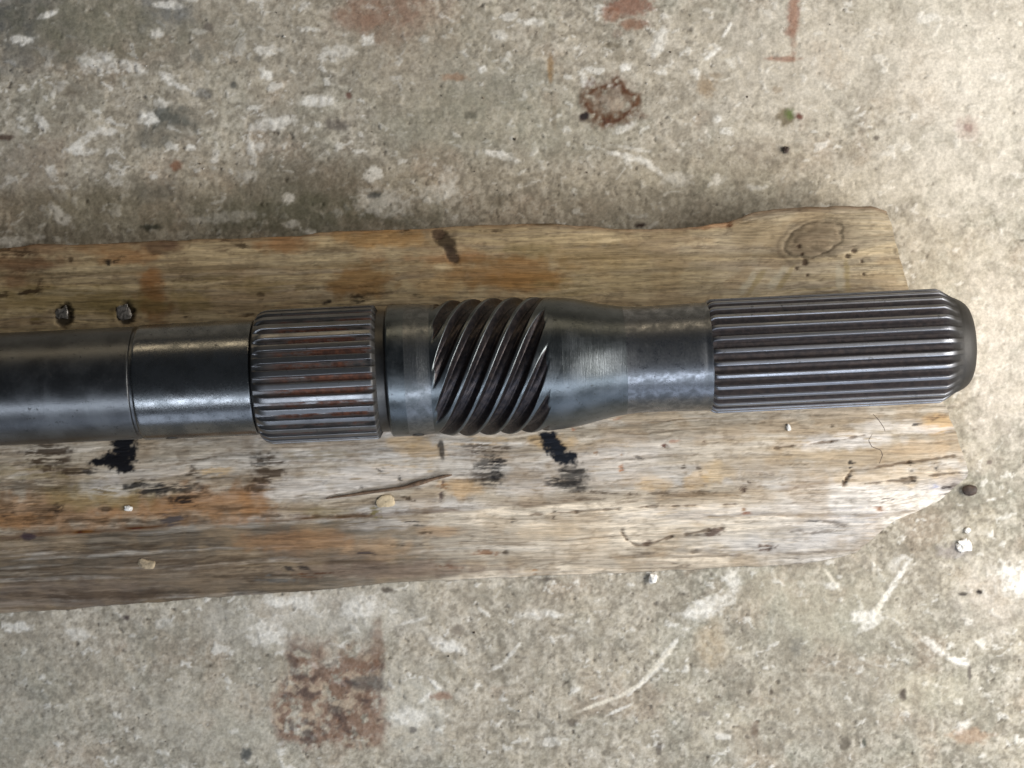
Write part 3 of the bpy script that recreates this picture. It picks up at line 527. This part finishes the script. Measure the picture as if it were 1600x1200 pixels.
# reference for textures: the rod part itself
def mk_rod():
    return lathe('shaft_rod', [(-700, 0.5), (-700, 84), (-697, 88), (214, 88), (217.2, 87.6), (218.5, 84.5), (222, 84.5)], None, root)
rod = mk_rod()
M_rod = steel('blued_steel', rod, (.105, .108, .112), (.155, .16, .165), .37, .10, .55, blot=70)
M_jour = steel('polished_steel', rod, (.23, .235, .24), (.13, .137, .142), .25, .12, .30, blot=110)
M_dark = steel('oiled_steel', rod, (.075, .073, .070), (.115, .112, .108), .42, .1, .3)
M_col = steel('rusted_spline_steel', rod, (.24, .24, .245), (.17, .17, .175), .36, .1, .2, rust_dark=1.4, r_root=.12, r_crest=.75, root_col=(.14, .056, .034), x0=412, dull=586)
M_shoulder = steel('scuffed_steel', rod, (.10, .112, .118), (.17, .188, .20), .33, .14, .8, blot=90)
M_hel = steel('helical_gear_steel', rod, (.10, .112, .118), (.15, .166, .178), .35, .10, .8, blot=90, rust_dark=4, r_root=.06, r_crest=.30, root_col=(.060, .048, .046), root_rough=.03, root_met=.25)
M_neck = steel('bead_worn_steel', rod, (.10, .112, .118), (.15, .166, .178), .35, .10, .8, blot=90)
M_end = steel('spline_end_steel', rod, (.30, .31, .34), (.22, .225, .245), .40, .1, .15, rust_dark=4, r_root=.10, r_crest=.5, root_col=(.045, .034, .034), dull=1460, dullw=18)  # tooth valleys toned near black, their shade painted into the colour
M_nose = steel('satin_steel', rod, (.020, .018, .016), (.028, .026, .023), .55, .05, .15, metal=.25)
rod.data.materials.append(M_rod)

lathe('journal', [(222, 84.5), (223.5, 88.5), (226, 90), (400, 90), (402, 89), (403, 87)], M_jour, root)
# --- collar spline
def teeth(part, name, N, rc, rr, hprof, s_list, mat, twist=0.0, seed=0, phase=0.0, cutter=None):
    """one tooth: a strip of the surface from valley to valley, copied round the axis"""
    us = np.array([u for u, _ in hprof]); hs = np.array([h for _, h in hprof])
    U = np.concatenate([-us[::-1], us[1:]]); H = np.concatenate([hs[::-1], hs[1:]])
    sl = np.array(s_list, float)
    RC = np.interp(sl, [p[0] for p in rc], [p[1] for p in rc]); RR = np.interp(sl, [p[0] for p in rr], [p[1] for p in rr])
    RR = np.minimum(RR, RC)
    R = (RR[:, None]+(RC-RR)[:, None]*H[None])*K
    if cutter is not None:                      # the cutter lifts out at both ends, so each groove narrows to a point
        lift = cutter[:, None]; full = RR[:, None]+lift+(RC-RR)[:, None]*H[None]
        q = full-RC[:, None]; R = (RC[:, None]+.5*(q-np.sqrt(q*q+.5)))*K
    TH = U[None]*math.pi/N + ((sl-sl[0])*twist)[:, None] + phase
    V = np.stack([s_(sl)[:, None]+0*TH, R*np.sin(TH), R*np.cos(TH)], -1)
    me = grid_mesh(name, V, len(sl), len(U)); me.materials.append(mat)
    dep = np.clip((RC[:, None]-R/K)/max((RC-RR).max(), 1e-6), 0, 1)      # 0 on the lands, 1 in the roots
    at = me.attributes.new('groove', 'FLOAT', 'POINT'); at.data.foreach_set('value', dep.astype(np.float32).ravel())
    o = link(name, me, None, part)
    for i in range(1, N):
        c = o.copy(); C.objects.link(c); c.parent = part; c.rotation_euler = (i*2*math.pi/N, 0, 0)
    return o
collar = lathe('spline_collar', [(403, 87), (404, 90), (406, 94), (409, 94.6), (592, 94.6), (593, 94), (596, 94), (606, 94), (608, 96)], M_dark, root)
hp_c = [(0, 1), (.2, 1), (.38, 1), (.42, .99), (.46, .93), (.50, .80), (.56, .5), (.62, .22), (.67, .06), (.73, .01), (.85, 0), (1, 0)]
teeth(collar, 'spline_tooth', 32, [(407, 95.5), (409, 98), (413, 101.5), (420, 104.2), (426, 105), (586, 105), (589, 104.3), (593, 97), (594, 95.2)], [(407, 95.5), (410, 95.8), (590, 95.8), (594, 95.2)],
      hp_c, [407, 408.5, 410, 413, 417, 421, 424, 426, 428, 460, 500, 540, 575, 584, 586, 587.5, 589, 591, 593, 594], M_col, phase=.03)
# --- shoulder between collar and helical teeth
sh = lathe('shoulder', [(608, 96), (609.5, 101), (612, 102.5), (637, 102.7)], M_shoulder, root)
M_worn = steel('rubbed_steel', rod, (.20, .21, .22), (.12, .13, .135), .38, .12, 1.0, blot=260)
lathe('worn_ring', [(637, 102.7), (656, 102.5), (664, 101.4), (672, 100.4), (676, 100.4)], M_worn, root)
# --- helical teeth
sl = np.linspace(676, 876, 130)
rcH = [(676, 100.4), (681, 100.8), (692, 103), (705, 106.2), (720, 107.2), (790, 107.2), (830, 106), (868, 103.2), (876, 102.7)]
lift = 13.5*(np.clip((712-sl)/34, 0, 1)**1.6+np.clip((sl-818)/40, 0, 1)**1.6)
rcv = np.interp(sl, [p[0] for p in rcH], [p[1] for p in rcH])
rrv = rcv-12.5
hel = lathe('helical_gear', [(690, 60), (690, 84), (860, 84), (860, 60)], M_dark, root, 96)
hp_h0 = [(0, 1), (.09, .995), (.13, .975), (.16, .93), (.22, .76), (.30, .52), (.38, .32), (.47, .17), (.55, .06), (.64, .0), (.74, .015), (.86, .06), (1, .075)]
hu = np.linspace(0, 1, 30); hp_h = list(zip(hu, np.interp(hu, [a for a, b in hp_h0], [b for a, b in hp_h0])))
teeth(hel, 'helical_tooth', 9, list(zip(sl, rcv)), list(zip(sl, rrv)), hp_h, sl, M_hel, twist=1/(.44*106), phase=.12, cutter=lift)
# --- tapered neck
def neck_r(x):
    return np.interp(x, [868, 885, 905, 925, 945, 965, 985, 1005, 1040, 1075, 1100, 1106], [103.2, 102, 98.6, 94, 89.3, 85.6, 83.4, 82.7, 83, 84, 84.6, 82])
xs = np.linspace(876, 1106, 64)
rn = neck_r(xs); rn = np.convolve(np.pad(rn, 3, mode='edge'), np.ones(7)/7, 'valid'); rn[0] = 102.7; rn[-1] = 84.6; rn[-2] = 84.6
k = int(np.argmin(abs(xs-974)))
lathe('tapered_neck', list(zip(xs, rn))[:k+1], M_neck, root, sub=30, crisp=False)
M_seat = steel('rubbed_seat_steel', rod, (.24, .25, .27), (.13, .138, .148), .33, .16, .35, blot=260)
lathe('rubbed_seat', list(zip(xs, rn))[k:], M_seat, root, sub=30, crisp=False)
# --- splined end with plain nose
se = lathe('splined_end', [(1106, 84.6), (1106.5, 77), (1478, 77), (1480, 76.5), (1492, 73.5), (1500, 69.5), (1506, 65), (1510, 60), (1512.5, 54), (1513, 50), (1513, 30), (1509, 26), (1507, 8)], M_nose, root, sub=3)
hp_e = [(0, 1), (.16, 1), (.25, .99), (.30, .955), (.34, .88), (.40, .72), (.48, .48), (.56, .27), (.64, .12), (.72, .04), (.82, .005), (1, 0)]
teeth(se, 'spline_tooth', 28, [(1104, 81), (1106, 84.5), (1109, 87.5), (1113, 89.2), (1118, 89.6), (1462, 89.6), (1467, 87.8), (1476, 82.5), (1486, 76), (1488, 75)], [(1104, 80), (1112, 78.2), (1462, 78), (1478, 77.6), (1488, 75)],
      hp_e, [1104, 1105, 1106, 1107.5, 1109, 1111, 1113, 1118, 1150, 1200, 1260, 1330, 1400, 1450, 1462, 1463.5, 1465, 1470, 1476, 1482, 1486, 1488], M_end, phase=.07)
# --- small drillings low on the near flank
for (px, r0, rad) in [(268, 90, 9), (405, 88, 8), (650, 103, 9)]:
    pr = [(0.2, .5), (.55, .5), (.8, .6), (1.0, .9), (1.08, .0)]
    n = 20; V = []
    for q, hh in pr:
        for i in range(n):
            a = 2*math.pi*i/n; V.append((q*rad*math.cos(a)*K, q*rad*.8*math.sin(a)*K, hh*K))
    me = grid_mesh('oil_hole', np.array(V).reshape(len(pr), n, 3), len(pr), n, closed_v=True, flip=True)
    o = link('oil_hole', me, M_dark, root)
    th = math.radians(-80); rr = (r0-.3)*K
    o.location = (s_(px), rr*math.sin(th), OFF[2]+rr*math.cos(th)); o.rotation_euler = (-th, 0, 0)

# ================================================================== SMALL THINGS
def flatmat(name, c, rough=.7, var=.35, sc=600, metal=0.0):
    m = NT(name); tc = m.n('ShaderNodeTexCoord').outputs['Object']; n = m.noise(tc, sc, 4, .6)
    m.l(m.mix(m.range(n, .3, .7), tuple(x*(1-var) for x in c), tuple(min(1, x*(1+var)) for x in c)), m.b.inputs['Base Color'])
    m.b.inputs['Roughness'].default_value = rough; m.b.inputs['Metallic'].default_value = metal
    m.l(m.bump(n, .5, .0002), m.b.inputs['Normal']); return m.m
def lump(name, px, py, z, rx, ry, rz, mat, rot=0, seed=0, rough=.35, parent=None, box=.65):
    """irregular chip: an angular lump standing on its surface"""
    nu, nv = 15, 20; ph = np.linspace(.02, math.pi-.02, nu)[:, None]; th = np.linspace(0, 2*math.pi, nv, endpoint=False)[None]
    x = np.sin(ph)*np.cos(th); y = np.sin(ph)*np.sin(th); zz = np.cos(ph)+0*th
    f = 1+rough*(vnoise(x*1.7+9+seed, y*1.7+zz*1.3+5, seed)-.5)*2
    q = lambda a: np.sign(a)*np.abs(a)**box
    V = np.stack([q(x)*f*rx*K, q(y)*f*ry*K, (q(zz)*f)*rz*K], -1)
    me = grid_mesh(name, V, nu, nv, closed_v=True, flip=False); me.polygons.foreach_set('use_smooth', np.zeros(len(me.polygons), dtype=bool))
    o = link(name, me, mat, parent); X, Y = W(px, py, z); o.location = (X, Y, z+rz*K*.6); o.rotation_euler = (0, 0, math.radians(rot)); return o
def strand(name, pts, mat, rad):
    """thin tube through (px, py, z, radius factor)"""
    P = []
    for (px, py, z, rf) in pts:
        X, Y = W(px, py, z); P.append((X, Y, z, rf))
    P = np.array(P); n = len(P); t = np.linspace(0, n-1, (n-1)*8+1)
    Q = np.stack([np.interp(t, np.arange(n), P[:, k]) for k in range(4)], 1)
    ker = np.array([.1, .2, .4, .2, .1]); 
    for k in range(3):
        e = np.pad(Q[:, k], 2, mode='edge'); s2 = np.convolve(e, ker, 'valid'); s2[0] = Q[0, k]; s2[-1] = Q[-1, k]; Q[:, k] = s2
    T = np.gradient(Q[:, :3], axis=0); T /= np.linalg.norm(T, axis=1)[:, None]+1e-12
    up = np.array([0, 0, 1.]); A = np.cross(T, up); A /= np.linalg.norm(A, axis=1)[:, None]; B = np.cross(A, T)
    th = np.linspace(0, 2*math.pi, 10, endpoint=False)
    r = Q[:, 3]*rad*K*(1+.25*(vnoise(t*1.3, t*0, 7)-.5)*2)
    V = Q[:, None, :3]+r[:, None, None]*(A[:, None]*np.cos(th)[None, :, None]+B[:, None]*np.sin(th)[None, :, None])
    me = grid_mesh(name, V, len(Q), 10, closed_v=True, flip=True)
    return link(name, me, mat)
m_nail = flatmat('worn_nail_metal', (.30, .28, .26), .45, .6, 900, .8)
m_twig = flatmat('dry_twig', (.12, .075, .045), .8, .4, 500)
m_chip = flatmat('fresh_wood_chip', (.46, .37, .24), .75, .25, 500)
m_white = flatmat('white_mortar_crumb', (.74, .72, .68), .8, .08, 500)
m_grit = flatmat('dark_grit', (.04, .025, .018), .6, .4, 600)
m_fib = flatmat('dark_fibre', (.05, .035, .025), .7, .3, 400)
for (px, py, r) in [(97, 489, 10), (194, 487, 11)]:
    o = lump('nail', px, py, TOP-.0008, r*.82, r*.95, 1.6, m_nail, 10, px, .5, timber)
# dark oval beside the right corner: a solid lump, built further down
o = strand('twig', [(510, 779, TOP+.0008, .35), (545, 774, TOP+.0012, .7), (585, 768, TOP+.0013, .95), (630, 762, TOP+.0014, 1.1), (660, 753, TOP+.0016, 1.1), (690, 745, TOP+.0016, .9), (706, 742, TOP+.0012, .5)], m_twig, 3.0)
tag(o, 'thin bent brown twig lying on the timber below the helical teeth', 'twig')
o = lump('wood_chip', 603, 784, TOP, 13, 9, 2.2, m_chip, 8, 3, .3); tag(o, 'pale yellow splinter of fresh wood lying just under the twig', 'wood chip')
o = lump('mortar_crumb', 1505, 852, .0004, 9, 10, 4, m_white, 20, 11, .6); tag(o, 'largest white crumb on the concrete right of the timber corner', 'crumb')
o = lump('mortar_crumb', 1511, 829, .0004, 5, 4.5, 3, m_white, 50, 12, .35); tag(o, 'small white crumb on the concrete just above the largest white crumb', 'crumb')
o = lump('mortar_crumb', 1499, 703, .0200, 5, 8, 5, m_white, -30, 13, .35); o.location.z = .0015; tag(o, 'white sliver against the cut right end of the timber', 'crumb')
o = lump('mortar_crumb', 1020, 903, .0004, 7, 8, 6, m_white, 0, 14, .3); tag(o, 'round white crumb on the concrete touching the lower edge of the timber', 'crumb')
o = lump('mortar_crumb', 1232, 668, TOP, 3, 5.5, 2.5, m_white, 10, 15, .3); tag(o, 'tiny white crumb on the timber below the right spline', 'crumb')
o = lump('mortar_crumb', 201, 794, TOP, 6.5, 4, 2.5, m_white, -10, 16, .3); tag(o, 'tiny white crumb on the orange stained timber below the smooth shaft', 'crumb')
o = lump('wood_chip', 229, 881, .030, 13, 7, 3, flatmat('dull_chip', (.33, .26, .17), .8), -15, 17, .3); tag(o, 'dull tan wood chip on the sloping near face of the timber at left', 'wood chip')
o = lump('dark_lump', 1515, 766, .0010, 13, 9.5, 5, m_grit, -10, 21, .12, box=1.0); tag(o, 'dark brown oval lump on the concrete by the timber corner', 'seed husk')  # plain dark oval lump at the corner
o = lump('grit_grain', 1228, 234, .0003, 4.5, 5, 3, m_grit, 0, 22, .3); tag(o, 'black grain of grit on the concrete above the timber knot', 'grit')
z = TOP+.0012
o = strand('fibre', [(1364, 647, z, .6), (1372, 655, z+.001, 1), (1381, 668, z+.001, 1), (1383, 674, z+.0006, 1)], m_fib, .55); tag(o, 'short curled dark fibre on the timber close under the right spline', 'fibre')
o = strand('fibre', [(1363, 678, z, .6), (1357, 688, z+.001, 1), (1362, 698, z+.0012, 1), (1376, 703, z+.0012, 1), (1379, 711, z+.001, 1), (1374, 724, z, .8)], m_fib, .55); tag(o, 'hooked dark fibre on the timber near its right end', 'fibre')

# loose grit over the slab: nobody could count it
def build_grit():
    rng = np.random.default_rng(5); n = 900
    px = rng.uniform(-300, 1900, n); py = rng.uniform(-250, 1450, n)
    keep = (py < 300) | (py > 985) | (px > 1560); px, py = px[keep], py[keep]; n = len(px)
    V = []; Fc = []; colr = []
    tones = np.array([(.05, .04, .03), (.07, .05, .035), (.55, .53, .49), (.22, .17, .12), (.40, .36, .29), (.10, .09, .08)])
    for i in range(n):
        rad = float(rng.choice([1.0, 1.3, 1.7, 2.3, 3.2], p=[.34, .3, .2, .12, .04]))*K
        x, y = W(px[i], py[i], 0); a = rng.uniform(0, 6.28); b = len(V)
        for k in range(5):
            q = a+k*1.2566; rr = rad*rng.uniform(.7, 1.3); V.append((x+rr*math.cos(q), y+rr*math.sin(q)*.8, -.0006))
        V.append((x+rad*.2, y, rad*rng.uniform(.5, .9)+.0003)); 
        for k in range(5): Fc.append((b+k, b+(k+1) % 5, b+5))
        t = tones[rng.choice(6, p=[.28, .2, .2, .12, .12, .08])]; colr += [t]*6
    me = bpy.data.meshes.new('grit'); me.from_pydata(V, [], Fc)
    at = me.color_attributes.new('tone', 'FLOAT_COLOR', 'POINT')
    at.data.foreach_set('color', np.concatenate([np.array(colr), np.ones((len(V), 1))], 1).astype(np.float32).ravel())
    tag(link('grit', me, mat_floor), kind='stuff')
build_grit()
